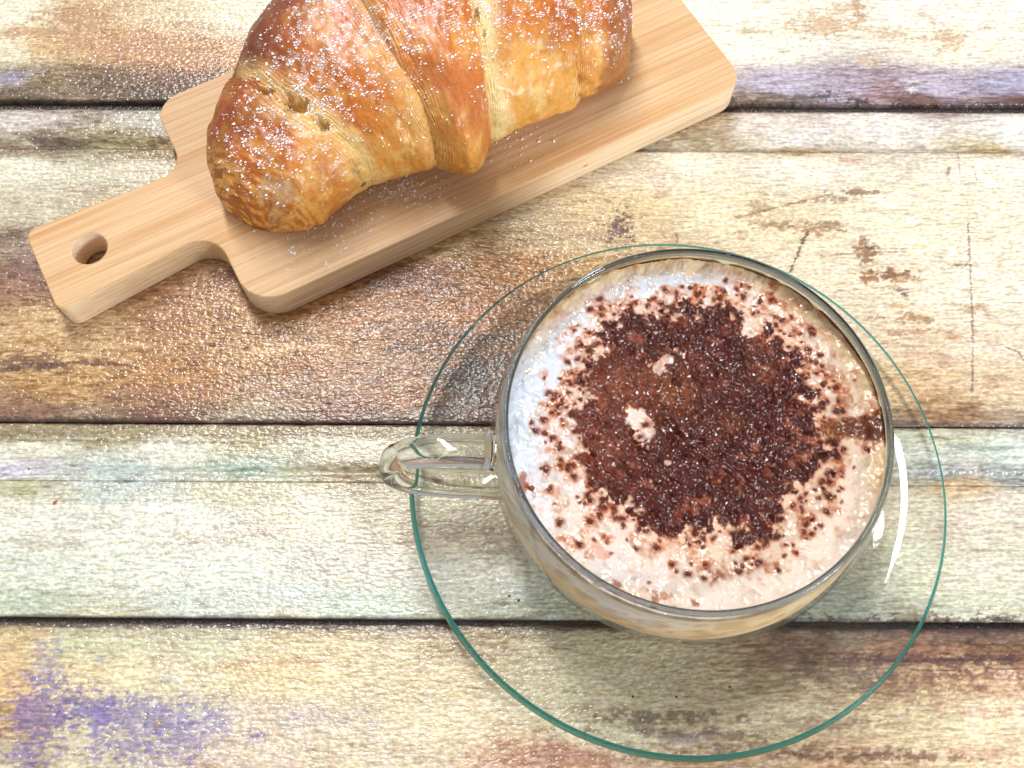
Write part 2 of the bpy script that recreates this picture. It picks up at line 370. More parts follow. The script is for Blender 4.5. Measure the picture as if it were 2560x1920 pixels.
MARKS_STROKE = [   # photo points, half width px, colour, strength
 ([(2020,580),(2000,620),(1975,680)],5,(95,65,75),.85),
 ([(2421,560),(2424,640),(2430,760),(2432,860),(2430,980)],3.2,(125,95,110),.75),
 ([(2395,380),(2402,460),(2440,465)],2.4,(150,120,118),.55),([(2432,415),(2442,450)],3,(130,100,105),.5),
 ([(2366,440),(2374,420)],5,(120,95,105),.6),
 ([(2515,868),(2545,880),(2560,900)],4,(110,85,95),.7),
 ([(1840,545),(1960,515),(2080,485)],4,(140,95,70),.7),([(2050,640),(2160,632),(2270,628)],3,(150,110,95),.6),
 ([(2070,728),(2180,720),(2270,724)],2.5,(140,110,100),.7),([(2160,612),(2185,625)],6,(90,55,50),.8),
 ([(945,872),(1060,868),(1130,862),(1210,850),(1290,836)],4.5,(60,38,46),.9),
 ([(1330,700),(1400,703),(1450,698),(1520,700)],3.2,(80,48,45),.8),
 ([(1690,580),(1700,650)],3,(125,90,80),.6),([(1180,585),(1260,580),(1330,578)],3,(80,60,45),.5),
 ([(0,925),(120,912),(230,905),(330,915)],7,(85,52,50),.7),
 ([(0,1100),(300,1102),(700,1108)],3,(110,85,85),.6),([(0,1048),(200,1050),(380,1052)],8,(60,42,44),.8),
 ([(560,645),(640,655),(700,690)],5,(110,80,85),.4),
 ([(190,1252),(500,1248)],2.5,(150,170,165),.5),
 ([(2150,1648),(2300,1652),(2560,1646)],3.2,(80,52,55),.75),([(2280,1676),(2560,1672)],2.4,(95,62,62),.7),([(2180,1590),(2560,1600)],3,(80,55,55),.6)]

xs = np.concatenate([np.arange(-420, -196, 8), np.arange(-196, 196.01, 0.45), np.arange(204, 421, 8)])
mplank = mat_planks()
def plank(name, y0, y1, zf, label=None, fine=0.45):
    lo, hi = max(y0, -8), min(y1, 272)
    ys = np.unique(np.round(np.concatenate([np.array([y0]) if y0 < lo else np.array([]),
        np.arange(y0, lo, 8) if y0 < lo else np.array([]), np.linspace(lo, hi, max(3, int((hi - lo) / fine) + 1)),
        np.arange(hi, y1, 8) if y1 > hi else np.array([]), np.array([y1])]), 4))
    X, Y = np.meshgrid(xs, ys)
    col = base_color(X, Y)
    if not paint_off:
        big = fbm(X * 0.05, Y * 0.22, 4, 5); col = col * (0.93 + 0.24 * big)[..., None]
        med = fbm(X * 0.18, Y * 1.1, 4, 9, 0.6)
        col = mix(col, col * lin((236, 222, 190)) / 0.75, sstep(.52, .72, med) * 0.35)
        col = mix(col, col * np.array([0.72, 0.60, 0.55]), sstep(.42, .28, med) * 0.55)
        st_ = fbm(X * .30 + 9, Y * 1.9, 4, 41, .62); lum = col.mean(-1)
        amp = 0.20 + 0.80 * sstep(.62, .28, lum)
        q = (st_ - .5) * 2 * amp
        col = col * (1 + np.clip(q, -.75, .6)[..., None] * np.array([1.0, 1.15, 1.35]))
        for i, (px, py, rx, ry, c, st, ro) in enumerate(MARKS_BLOB):
            cx_, cy_ = pl(px, py)
            rr = (rx * 0.122, ry * 0.128)
            sel = (abs(X[0] - cx_) < rr[0] * 2.6 + 2); sy = (abs(Y[:, 0] - cy_) < rr[1] * 2.6 + 2)
            if not sel.any() or not sy.any(): continue
            I = np.ix_(sy, sel)
            m = blob_mask(X[I], Y[I], (cx_, cy_), rr[0], rr[1], i + 1, ro) * sstep(2.3, 1.2, np.sqrt(((X[I] - cx_) / rr[0]) ** 2 + ((Y[I] - cy_) / rr[1]) ** 2)) * st
            lc = lin(c); lc = lc * .75 + lc.mean() * .25
            if c[2] > c[1] + 12: m = m * .82
            col[I] = mix(col[I], np.broadcast_to(lc, col[I].shape) * (0.85 + .3 * fbm(X[I] * .5, Y[I] * 1.6, 3, i))[..., None], m)
        for i, (pts, wd, c, st) in enumerate(MARKS_STROKE):
            P = [pl(*p) for p in pts]; pw = wd * 0.125
            x0 = min(p[0] for p in P) - 3; x1 = max(p[0] for p in P) + 3; yy0 = min(p[1] for p in P) - 3; yy1 = max(p[1] for p in P) + 3
            sel = (X[0] > x0) & (X[0] < x1); sy = (Y[:, 0] > yy0) & (Y[:, 0] < yy1)
            if not sel.any() or not sy.any(): continue
            I = np.ix_(sy, sel)
            m = stroke_mask(X[I], Y[I], P, pw, 60 + i, .45) * st
            col[I] = mix(col[I], np.broadcast_to(lin(c), col[I].shape), m)
        lum = np.clip(col.mean(-1, keepdims=True), 0.01, 1); col = col * lum ** 0.15 * 1.06; lum = col.mean(-1, keepdims=True); col = mix(lum * np.array([1.01, 1.0, .95]) + 0 * col, col, 1 - .22 * sstep(.35, .7, lum[..., 0]))
        lum = col.mean(-1, keepdims=True); col = np.clip(lum + (col - lum) * (1 + .22 * sstep(.42, .20, lum)), 0, 1)
        # dark, worn plank edges
        wob = (fbm(X * 0.12, Y * 0 + 3.3, 4, 17) - 0.5)
        rg = fbm(X * .22, Y * .9, 4, 23, .6)
        def band(ya, yb, c, st, soft=.5):
            return mix(col, np.broadcast_to(lin(c), col.shape), sstep(ya - soft, ya + soft, Y + (rg - .5) * 3) * sstep(yb + soft, yb - soft, Y + (rg - .5) * 3) * st)
        if abs(y0 - 100.0) < .1: col = band(97, 101.8, (92, 66, 58), .7); col = band(102, 104.5, (120, 88, 76), .4)
        if abs(y1 - 99.6) < .1:
            fade = .75 * sstep(30, -40, X)[..., None]; old = col; col = band(96.0, 99.5, (158, 142, 112), 1.0, .3); col = band(95.6, 96.0, (96, 72, 72), .9, .2); col = old * (1 - fade) + col * fade
        if abs(y1 - 41.4) < .1: col = band(39.9, 42, (74, 52, 50), .9); col = band(37.5, 40, (150, 124, 106), .35)
        for ye, amt in ((y0, .8), (y1, .8)):
            if abs(ye) > 350: continue
            if 81 < ye < 82: amt = .12
            dd = np.abs(Y - ye) + wob * 1.4
            col = mix(col, col * np.array([.35, .27, .26]), sstep(0.9, 0.1, dd) * amt)
    Z = zf(Y) + (fbm(X * .08, Y * .3, 2, 21) - .5) * 0.25
    xw = X * cP - Y * sP; yw = X * sP + Y * cP
    # skirts at the long edges
    co = np.stack([xw, yw, Z], -1)
    def skirt(row, c):
        r = row.copy(); r[:, 2] -= 3.5; return r[None], (c * 0.35)[None]
    s0, c0 = skirt(co[0], col[0]); s1, c1 = skirt(co[-1], col[-1])
    co = np.concatenate([s0, co, s1]); col = np.concatenate([c0, col, c1])
    me = fast_mesh(name, co.reshape(-1, 3), grid_faces(len(xs), co.shape[0]), col.reshape(-1, 3))
    o = link(name, me, mplank, table)
    if label: o['label'] = label
    return o
paint_off = False
table = empty('plank_table'); tag(table, 'weathered whitewashed plank table top under the bamboo board and the glass saucer', 'table')
def edge_round(y0, y1, d=0.5, w=1.1):
    return lambda Y: -d * (np.exp(-np.clip(Y - y0, 0, None) / w * 2) + np.exp(-np.clip(y1 - Y, 0, None) / w * 2))
plank('plank', 217.2, 420.0, edge_round(217.2, 1e6), 'farthest cream plank with tan patches and a lavender edge')
z_s1 = lambda Y: np.where(Y < 202.3, -1.5 + 1.1 * sstep(202.4, 197.9, Y) * 0 - 0.9 * sstep(202.6, 198.5, Y), -0.4 - 0.5 * np.exp(-(214.2 - Y)))
plank('bead_strip', 198.0, 214.1, lambda Y: -0.35 - 1.5 * sstep(203.2, 198.6, Y) - 0.5 * np.exp(-(214.2 - Y) * 1.6), 'narrow pale moulding strip with a sunken lower edge')
plank('plank', 100.0, 197.6, edge_round(100.0, 197.6, 0.35), 'wide plank worn from cream to brown')
plank('bead_strip', 81.8, 99.6, lambda Y: -0.35 - 1.0 * np.exp(-((Y - 84.8) / 1.15) ** 2) - 0.4 * np.exp(-(99.6 - Y) * 1.5), 'narrow pale moulding strip with a round groove')
plank('plank', 42.9, 81.65, edge_round(42.9, 81.65, 0.2), 'pale greenish white plank')
plank('plank', -200.0, 41.4, edge_round(-1e6, 41.4, 0.5), 'nearest plank with purple paint remains')
me = fast_mesh('groove_base', np.array([[-430, -210, -2.4], [430, -210, -2.4], [430, 430, -2.4], [-430, 430, -2.4], [-430, -210, -20], [430, -210, -20], [430, 430, -20], [-430, 430, -20]], float),
               np.array([[0, 1, 2, 3], [7, 6, 5, 4], [0, 4, 5, 1], [1, 5, 6, 2], [2, 6, 7, 3], [3, 7, 4, 0]]), smooth=False)
link('groove_base', me, mat_underlay(), table)

# ================================================================== CUTTING BOARD
BA = R_(28.0); BT = 11.0
STAIN = (0.0, 0.0, 0.0)
def round_poly(pts, seg=10):
    out = []; n = len(pts)
    for i in range(n):
        p0 = np.array(pts[i - 1][:2], float); p = np.array(pts[i][:2], float); p1 = np.array(pts[(i + 1) % n][:2], float); r = pts[i][2]
        a = (p0 - p) / np.linalg.norm(p0 - p); b = (p1 - p) / np.linalg.norm(p1 - p)
        ang = math.acos(np.clip(a @ b, -1, 1)); d = r / math.tan(ang / 2); c = p + (a + b) / np.linalg.norm(a + b) * r / math.sin(ang / 2)
        s = p + a * d; e = p + b * d
        t0 = math.atan2(*(s - c)[::-1]); t1 = math.atan2(*(e - c)[::-1]); dt = (t1 - t0 + math.pi) % (2 * math.pi) - math.pi
        for k in range(seg + 1):
            t = t0 + dt * k / seg; out.append((c[0] + r * math.cos(t), c[1] + r * math.sin(t)))
    return out
OU, OV = 60.0, 197.0      # board origin in its own axes
poly = round_poly([(-6, 153.8, 11), (170.5, 153.8, 8), (170.5, 239.5, 8), (-6, 239.5, 9), (-6, 210.2, 8), (-58, 212.5, 3.6), (-57.6, 180.4, 3.6), (-6, 184.8, 9)])
cu = bpy.data.curves.new('board_outline', 'CURVE'); cu.dimensions = '2D'; cu.fill_mode = 'BOTH'
for pts in (poly, [(-42.2 + 5.4 * math.cos(a), 197.0 + 5.4 * math.sin(a)) for a in np.linspace(0, 2 * math.pi, 40, endpoint=False)]):
    sp = cu.splines.new('POLY'); sp.points.add(len(pts) - 1); sp.use_cyclic_u = True
    for i, (a, b) in enumerate(pts): sp.points[i].co = ((a - OU) * MM, (b - OV) * MM, 0, 1)
BEV = 0.45
cu.extrude = (BT / 2 - BEV) * MM; cu.bevel_depth = BEV * MM; cu.bevel_resolution = 2; cu.offset = -BEV * MM
tmp = bpy.data.objects.new('tmp', cu); COL.objects.link(tmp)
dg = bpy.context.evaluated_depsgraph_get()
bme = bpy.data.meshes.new_from_object(tmp.evaluated_get(dg)); bpy.data.objects.remove(tmp)
cB, sB = math.cos(BA), math.sin(BA)
def board_world(u, v): return u * cB - v * sB, u * sB + v * cB
ox, oy = board_world(OU, OV)
sx_, sy_ = at(1464, 416, 5.5); su = sx_ * cB + sy_ * sB
STAIN = ((su - OU) * MM, (153.8 - OV) * MM, 0.0)
board = link('cutting_board', bme, mat_bamboo()); bme.name = 'cutting_board'
board.location = (ox * MM, oy * MM, (BT / 2 + 0.15) * MM); board.rotation_euler = (0, 0, BA)
for p in bme.polygons: p.use_smooth = abs(p.normal.z) < 0.99
tag(board, 'small bamboo serving board with a short holed handle, under the croissant', 'cutting board')
BZ = BT + 0.15

# ================================================================== CROISSANT
# ribs: s, L(x,y), R(x,y), height above board
RIBS = [(-0.02,-80,161,-73,159,3),(0.12,-87,165,-65,157.5,15),(0.35,-91,173,-58,158.5,23),(0.65,-92.5,185,-51,163,28),(1.0,-88,199,-43,170,31),
        (1.5,-80,221,-34,173.5,36),(2.0,-62,246,-23,174,40),(2.5,-42,262,-12,173,42),(3.0,-18,264,-5,183,41),(3.5,5,262,9,193,38),(4.0,24,257,21,200,33),
        (4.45,33.5,250,29.0,206,28),(4.75,38.0,243,35.0,212,22),(4.95,40.0,236,38.8,219,15),(5.04,39.6,231,39.4,225,7)]
RB = np.array(RIBS, float)
def rib(s):
    s = np.clip(s, RB[0, 0], RB[-1, 0]); out = []
    k = np.clip(np.searchsorted(RB[:, 0], s, side='right') - 1, 0, len(RB) - 2)
    for c in range(1, 6):
        y = RB[:, c]; x = RB[:, 0]; d = np.gradient(y, x)
        h = x[k + 1] - x[k]; t = (s - x[k]) / h
        out.append((2*t**3-3*t**2+1)*y[k] + (t**3-2*t**2+t)*h*d[k] + (-2*t**3+3*t**2)*y[k+1] + (t**3-t**2)*h*d[k+1])
    return out
CAV = [(735, 262, 46, 20, 4.2), (800, 305, 28, 13, 3.2), (655, 222, 30, 10, 2.2), (880, 372, 26, 9, 2.0), (1195, 95, 7, 26, 2.0), (1212, 135, 7, 18, 2.0)]
def wrap(idx, s0, s1, ns, lip0, lip1, nth=300):
    """one band of dough; lip0 / lip1 = how far the band steps in at its two ends"""
    th = np.linspace(0, 2 * np.pi, nth, endpoint=False)
    t = np.linspace(0, 1, ns); t = 0.5 - 0.5 * np.cos(np.pi * t) if idx not in (9,) else t
    T, TH = np.meshgrid(t, th, indexing='ij')
    c, sn = np.cos(TH), np.sin(TH)
    jit0 = (fbm(TH * 2.2, TH * 0 + idx, 4, 31 + idx) - .5) * (0.12 if lip0 else 0)
    jit1 = (fbm(TH * 2.2, TH * 0 + idx, 4, 51 + idx) - .5) * (0.12 if lip1 else 0)
    S = (s0 + jit0) * (1 - T) + (s1 + jit1) * T
    Lx, Ly, Rx, Ry, H = rib(S)
    d0 = T * (s1 - s0); d1 = (1 - T) * (s1 - s0)
    m = np.ones_like(T)
    if lip0: m *= 1 - lip0 * np.exp(-(d0 / 0.045) ** 1.3)
    if lip1: m *= 1 - lip1 * np.exp(-(d1 / 0.045) ** 1.3)
    bulge = 1 + 0.045 * np.sin(np.pi * T) ** 0.8 if lip0 or lip1 else 1 + 0.02 * np.sin(np.pi * T)
    m *= bulge
    if not lip0 and idx != 0: m *= 0.985 - 0.05 * np.exp(-d0 / 0.1)
    if not lip1 and idx != 4: m *= 0.985 - 0.05 * np.exp(-d1 / 0.1)
    # flaky relief: ridges running round the band plus lumps
    xx = S * 30; yy = TH * 14
    lum = fbm(S * 3.2, TH * 2.6, 4, 70 + idx, .45) - .5
    rid = fbm(S * 22 + fbm(S * 5, TH * 2, 2, 5) * 5, TH * 1.6, 3, 80 + idx, .5) - .5
    if idx == 0:
        capend = sstep(0.5, 0.1, S); rid = rid * (1 + 1.5 * capend)
    dz = lum * 4.2 + rid * (0.25 if idx else 0.4)
    strd = {0: d1 + .0, 1: np.minimum(d0, d1 * 1.3), 2: np.minimum(d0, d1 * 1.5), 3: np.minimum(d0 * 1.3, d1), 4: d0}[idx]
    sn_ = fbm(S * 4, TH * 1.5, 3, 130 + idx)
    saw = ((strd * 30 + sn_ * 5.0) % 1.0)
    samp = sstep(.42, .05, strd) * sstep(.30, .62, fbm(S * 3 + 4, TH * 3.5, 3, 140 + idx) + .12)
    crack = sstep(.16, .0, saw) * samp
    dz = dz + (saw - .5) * .55 * samp
    hw = 0.5 * np.hypot(Lx - Rx, Ly - Ry)
    cx = (Lx + Rx) / 2; cy_ = (Ly + Ry) / 2
    ex = (Rx - Lx) / (2 * hw + 1e-9); ey = (Ry - Ly) / (2 * hw + 1e-9)
    hc = H * 0.42
    up = np.sign(sn) * np.abs(sn) ** 0.88
    cc = np.sign(c) * np.abs(c) ** 0.92
    rad = hw * m + dz * np.abs(c)
    X = cx + ex * cc * rad; Y = cy_ + ey * cc * rad
    Zt = hc + (H * m - hc) * up + dz * np.clip(sn, 0, 1)
    Zb = hc * (1 - np.clip(-sn, 0, 1) ** 0.55 * 1.0)
    Z = np.where(sn >= 0, Zt, Zb)
    tuck = np.where(sn < 0, 1 - 0.30 * (-sn) ** 1.5, 1)
    X = cx + (X - cx) * tuck; Y = cy_ + (Y - cy_) * tuck
    # torn openings
    cav = np.zeros_like(X)
    for (px, py, rx, ry, dep) in CAV:
        wx, wy = at(px, py, 41); k = 0.105
        a = R_(33 if px < 1000 else 0); ux = (X - wx) * math.cos(a) - (Y - wy) * math.sin(a) * 1; uy = (X - wx) * math.sin(a) + (Y - wy) * math.cos(a)
        d = np.sqrt((ux / (rx * k)) ** 2 + (uy / (ry * k)) ** 2) + (fbm(X * .45, Y * .45, 4, 44, .6) - .5) * 2.4
        q = sstep(1.25, 0.55, d) * (sn > 0)
        Z = Z - q * dep; cav = np.maximum(cav, q)
    # colours ------------------------------------------------------
    deep = lin((112, 46, 16)); brown = lin((194, 110, 36)); red = lin((190, 104, 42)); gold = lin((224, 164, 80)); pale = lin((228, 192, 122)); cream = lin((236, 212, 152))
    n1 = fbm(S * 2.6, TH * 2.2, 5, 90 + idx, .55); n2 = fbm(S * 34, TH * 4.0, 3, 95 + idx, .6); n3 = fbm(S * 7, TH * 5.5, 4, 99 + idx, .55)
    topness = np.clip(sn, 0, 1)
    lr = c                                   # +1 towards the viewer side, -1 far side
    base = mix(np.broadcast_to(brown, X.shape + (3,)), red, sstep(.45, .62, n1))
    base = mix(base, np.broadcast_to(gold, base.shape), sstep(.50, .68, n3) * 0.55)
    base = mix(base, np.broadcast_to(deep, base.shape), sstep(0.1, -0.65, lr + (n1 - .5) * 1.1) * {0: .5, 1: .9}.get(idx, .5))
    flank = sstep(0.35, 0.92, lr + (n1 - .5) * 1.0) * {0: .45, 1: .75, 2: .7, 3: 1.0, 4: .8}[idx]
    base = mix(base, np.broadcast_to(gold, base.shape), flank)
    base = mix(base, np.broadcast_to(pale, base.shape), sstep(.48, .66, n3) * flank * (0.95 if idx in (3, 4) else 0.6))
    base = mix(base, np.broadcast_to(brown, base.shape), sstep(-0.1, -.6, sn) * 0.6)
    if idx == 2:
        wx, wy = at(1170, 365, 20); d = np.hypot(X - wx, Y - wy); base = mix(base, np.broadcast_to(lin((190, 105, 50)), base.shape), sstep(13, 4, d + (n3 - .5) * 8) * .8)
    if idx == 4: base = mix(base, np.broadcast_to(lin((140, 72, 38)), base.shape), sstep(4.3, 4.6, S + (n1 - .5) * .5) * .75)
    if idx == 0:
        base = mix(base, np.broadcast_to(gold, base.shape), sstep(.5, .6, n2) * sstep(.6, .25, S) * .9)
        base = mix(base, np.broadcast_to(lin((176, 100, 36)), base.shape), sstep(.48, .40, n2) * sstep(.6, .25, S) * .6)
        base = mix(base, np.broadcast_to(pale, base.shape), sstep(.78, .98, S + (n1 - .5) * .3) * sstep(-.3, .2, lr + (n1 - .5)) * .9)
        wx, wy = at(720, 545, 16); d = np.hypot((X - wx) / 1.8, Y - wy); base = mix(base, np.broadcast_to(lin((232, 214, 176)), base.shape), sstep(3.6, 1.0, d + (n3 - .5) * 9) * .45)
    base = mix(base, base * 0.78, sstep(.5, .34, n2) * .22)
    base = mix(base, base * 1.15, sstep(.54, .68, n2) * .2)
    base = mix(base, base * np.array([.78, .66, .58]), sstep(.5, .7, fbm(S * 3.5, TH * 1.7, 4, 110 + idx)) * sstep(.1, .6, sn) * .8)
    # pale layered edges where a band ends
    def edge(d, width, str_):
        e = sstep(width, width * .25, d + (n1 - .5) * 0.06)
        lay = 0.5 + 0.5 * np.sin(d * 260 + n1 * 9)
        cc_ = mix(np.broadcast_to(cream, X.shape + (3,)), gold * 0.85, lay * 0.75)
        return e * str_, cc_
    if idx == 1:
        e, ce = edge(d0, 0.30, .95); base = mix(base, ce, e * sstep(-.95, -.5, lr))
    if idx == 1:
        base = mix(base, np.broadcast_to(lin((232, 190, 122)), base.shape), sstep(.34, .10, d1 + (n1 - .5) * .4) * .5)
    if idx == 2:
        e, ce = edge(d0, 0.14, .8); base = mix(base, ce * .9, e)
        e, ce = edge(d1, 0.10, .95); base = mix(base, np.broadcast_to(cream, base.shape), e)
    if idx == 3:
        e = sstep(.32, .12, d0 + (n1 - .5) * .2); base = mix(base, np.broadcast_to(cream, base.shape), e * .95)
        e, ce = edge(d1, 0.1, .9); base = mix(base, ce, e)
    base = mix(base, base * np.array([.55, .42, .32]), crack * .75)
    base = mix(base, np.minimum(base * 1.3, .85), samp * sstep(.6, .95, saw) * .45)
    base = mix(base, np.broadcast_to(lin((220, 184, 116)), base.shape), cav * .9)
    base = mix(base, base * 0.7, sstep(.7, 1, cav) * sstep(.45, .6, n3))
    dust = np.clip(sugar_density(X, Y), 0, 1.6) * sstep(.40, .66, fbm(X * 1.3, Y * 1.3, 4, 150, .65)) * (sn > 0.25)
    base = mix(base, np.broadcast_to(lin((240, 232, 232)), base.shape), np.clip(dust * .24, 0, .5))
    # close the ends
    co = np.stack([X, Y, Z + BZ - 0.05], -1)
    me = fast_mesh('pastry_wrap', co.reshape(-1, 3), grid_faces(nth, ns, True), base.reshape(-1, 3))
    bm = bmesh.new(); bm.from_mesh(me)
    bm.edges.ensure_lookup_table()
    be = [e for e in bm.edges if e.is_boundary]
    bmesh.ops.holes_fill(bm, edges=be, sides=0)
    bmesh.ops.recalc_face_normals(bm, faces=bm.faces); bm.to_mesh(me); bm.free()
    me.polygons.foreach_set('use_smooth', np.ones(len(me.polygons), bool))
    return me, co.reshape(-1, 3), base.reshape(-1, 3)
def sugar_density(x, y):
    def gauss(c, rx, ry): return np.exp(-(((x - c[0]) / rx) ** 2 + ((y - c[1]) / ry) ** 2))
    d = 1.0 * gauss(at(800, 215, 38), 15, 15) + 1.15 * gauss(at(1060, 50, 42), 22, 17) + .95 * gauss(at(1330, 30, 40), 22, 11)
    d = d + .36 * gauss(at(700, 410, 28), 16, 12) + .08 * gauss(at(650, 480, 25), 14, 12) + .45 * gauss(at(1520, 60, 28), 9, 12) + .85 * gauss(at(950, 50, 42), 20, 22)
    return d * (0.10 + 1.5 * sstep(.46, .60, fbm(x * .55, y * .55, 3, 12, .6)))
mcr = mat_crust()
croissant = empty('croissant', (0, 0, BZ * MM)); tag(croissant, 'golden brown butter croissant dusted with sugar lying on the bamboo board', 'croissant')
CR = []
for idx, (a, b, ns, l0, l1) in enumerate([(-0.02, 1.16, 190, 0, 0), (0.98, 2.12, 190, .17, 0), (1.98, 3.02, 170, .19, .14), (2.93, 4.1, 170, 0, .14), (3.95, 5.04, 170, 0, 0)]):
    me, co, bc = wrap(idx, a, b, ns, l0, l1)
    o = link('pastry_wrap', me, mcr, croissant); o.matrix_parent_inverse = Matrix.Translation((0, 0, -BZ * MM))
    CR.append(co)

# ------------------------------------------------------------------ sugar
rs = np.random.RandomState(3)
def grains(name, pts, sizes, mat, flat=0.6):
    n = len(pts)
    base = np.array([[1, 0, 0], [-1, 0, 0], [0, 1, 0], [0, -1, 0], [0, 0, 1], [0, 0, -1]], float)
    f = np.array([[0, 2, 4], [2, 1, 4], [1, 3, 4], [3, 0, 4], [2, 0, 5], [1, 2, 5], [3, 1, 5], [0, 3, 5]])
    v = base[None] * (0.55 + 0.9 * rs.rand(n, 6, 1))
    v[:, :, 0] *= (0.7 + 0.9 * rs.rand(n, 1)); v[:, :, 2] *= flat
    a = rs.rand(n) * 6.283; ca, sa = np.cos(a)[:, None], np.sin(a)[:, None]
    x = v[:, :, 0] * ca - v[:, :, 1] * sa; y = v[:, :, 0] * sa + v[:, :, 1] * ca
    v = np.stack([x, y, v[:, :, 2]], -1) * sizes[:, None, None] + pts[:, None]
    F = (f[None] + np.arange(n)[:, None, None] * 6).reshape(-1, 3)
    return fast_mesh(name, v.reshape(-1, 3), F, smooth=False)
msu = mat_sugar()
allv = np.concatenate(CR)
def photo_px(P):
    d = P - np.array([0, 0, CAM_H]); w_ = d @ _f
    return 1280 + FPX * (d @ _r) / w_, 960 - FPX * (d @ _u) / w_
# keep only points on the visible outer skin: top-most in small world cells
cell = 0.5
kx = np.floor(allv[:, 0] / cell).astype(int); ky = np.floor(allv[:, 1] / cell).astype(int)
key = (kx + 1000) * 4000 + (ky + 1000)
order = np.lexsort((-allv[:, 2], key)); ks = key[order]; first = np.ones(len(ks), bool); first[1:] = ks[1:] != ks[:-1]
skin = allv[order[first]]
wx0 = skin[:, 0]; wy0 = skin[:, 1]
dens = sugar_density(wx0, wy0) * (skin[:, 2] > BZ + 14)
pick = rs.rand(len(skin)) < np.clip(dens * 1.0, 0, .97)
pts = skin[pick] + np.stack([(rs.rand(pick.sum()) - .5) * cell, (rs.rand(pick.sum()) - .5) * cell, np.full(pick.sum(), 0.06)], -1)
sz = 0.11 + 0.32 * rs.rand(len(pts)) ** 2.2
sug = link('powdered_sugar', grains('powdered_sugar', pts, sz, msu), msu)
tag(sug, 'white powdered sugar dusted over the top of the croissant', 'sugar', kind='stuff')
# on the board
P = []
for (px, py, sx2, sy2, n) in [(1010, 470, 45, 22, 90), (870, 560, 50, 28, 45), (1080, 505, 60, 22, 22), (1240, 370, 60, 26, 26), (1300, 320, 50, 20, 18), (900, 480, 60, 30, 45), (760, 620, 90, 40, 24), (1530, 200, 25, 6, 5), (480, 560, 90, 60, 10), (800, 640, 50, 30, 26), (1400, 250, 60, 20, 6)]:
    for k in range(int(n * 1.9)):
        x, y = at(px + rs.randn() * sx2, py + rs.randn() * sy2, BZ)
        u = x * cB + y * sB; v = -x * sB + y * cB
        if 155 < v < 238 and -4 < u < 169: P.append((x, y, BZ + 0.1))
P = np.array(P)
sug2 = link('powdered_sugar', grains('powdered_sugar', P, 0.14 + 0.40 * rs.rand(len(P)) ** 2.5, msu, .8), msu)
tag(sug2, 'loose sugar grains fallen on the bamboo board below the croissant', 'sugar', kind='stuff')

# ================================================================== SAUCER
SX, SY = 46.3, 81.3
saucer = empty('saucer', (SX * MM, SY * MM, 0)); tag(saucer, 'clear glass saucer with a green tinted edge under the coffee cup', 'saucer')
mthin = mat_thin('clear_saucer_glass', (0.982, 0.988, 0.984), 0.035)
top = [(0.01, 3.2), (20, 3.2), (31, 3.2), (34.5, 3.1), (38, 3.0), (46, 3.1), (52, 3.5), (55, 4.15), (59, 5.3), (63, 6.75), (67, 7.85), (70.5, 8.6), (74.2, 9.25)]
bot = [(0.01, 0.9), (28, 0.9), (31, 0.45), (34, 0.45), (36.5, 1.2), (46, 1.4), (54, 2.4), (60, 3.9), (64, 5.2), (69, 6.0), (75.2, 6.55)]
mthin2 = mat_thin('clear_saucer_underside', (0.982, 0.988, 0.984), 0.0)
def dense(p, n=160): return spline(p, n)
link('dish', lathe('dish', dense(top), 256), mthin, saucer)
link('foot_ring', lathe('foot_ring', dense(bot), 256), mthin2, saucer)
ang = np.linspace(0, 2 * np.pi, 20, endpoint=False)
edge_me = lathe('tinted_edge', [(75.5, 6.6), (75.55, 6.8), (74.35, 9.25), (74.15, 9.3), (73.95, 9.2), (73.95, 9.05), (75.1, 6.6), (75.25, 6.5)], 220, close=True)
t = NT('sea_green_glass')
g = t.n('ShaderNodeBsdfGlass'); g.inputs['Color'].default_value = (0.58, 0.72, 0.72, 1); g.inputs['IOR'].default_value = 1.5
tl = t.n('ShaderNodeBsdfTranslucent'); tl.inputs[0].default_value = (0.25, 0.88, 0.84, 1)
mx = t.n('ShaderNodeMixShader'); mx.inputs[0].default_value = 0.3; t.l(g.outputs[0], mx.inputs[1]); t.l(tl.outputs[0], mx.inputs[2]); t.l(mx.outputs[0], t.out.inputs[0])
link('tinted_edge', edge_me, t.m, saucer)

# ================================================================== CUP
CX, CY = 44.7, 82.3
cup = empty('glass_cup', (CX * MM, CY * MM, 3.3 * MM)); tag(cup, 'wide clear glass cup with a looped handle standing on the glass saucer', 'cup')
def addc(name, me, mat, par, inv=None):
    o = link(name, me, mat, par); o.location = (0, 0, -3.3 * MM); return o
mcup = mat_thin('clear_cup_glass', (0.97, 0.975, 0.97), 0.045)
prof_o = [(0.01, 3.4), (22, 3.4), (27, 4.2), (34, 7.0), (42, 12.5), (48, 20.5), (50.4, 29), (50.2, 38), (48.8, 45.5), (47.2, 50.6)]
PO = dense(prof_o, 120)
addc('bowl', lathe('bowl', PO, 160), mcup, cup)
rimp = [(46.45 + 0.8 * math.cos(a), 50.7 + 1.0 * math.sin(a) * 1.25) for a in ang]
addc('rim', lathe('rim', rimp, 200, close=True), mat_glass('rim_glass', (0.60, 0.64, 0.67), 1.47), cup)  # rim colour darkened to paint in the dark room the glass would refract
prof_i = [(48.3, 44.0), (47.3, 47), (45.7, 50.2)]
addc('inner_wall', lathe('inner_wall', dense(prof_i, 12), 160), mcup, cup)
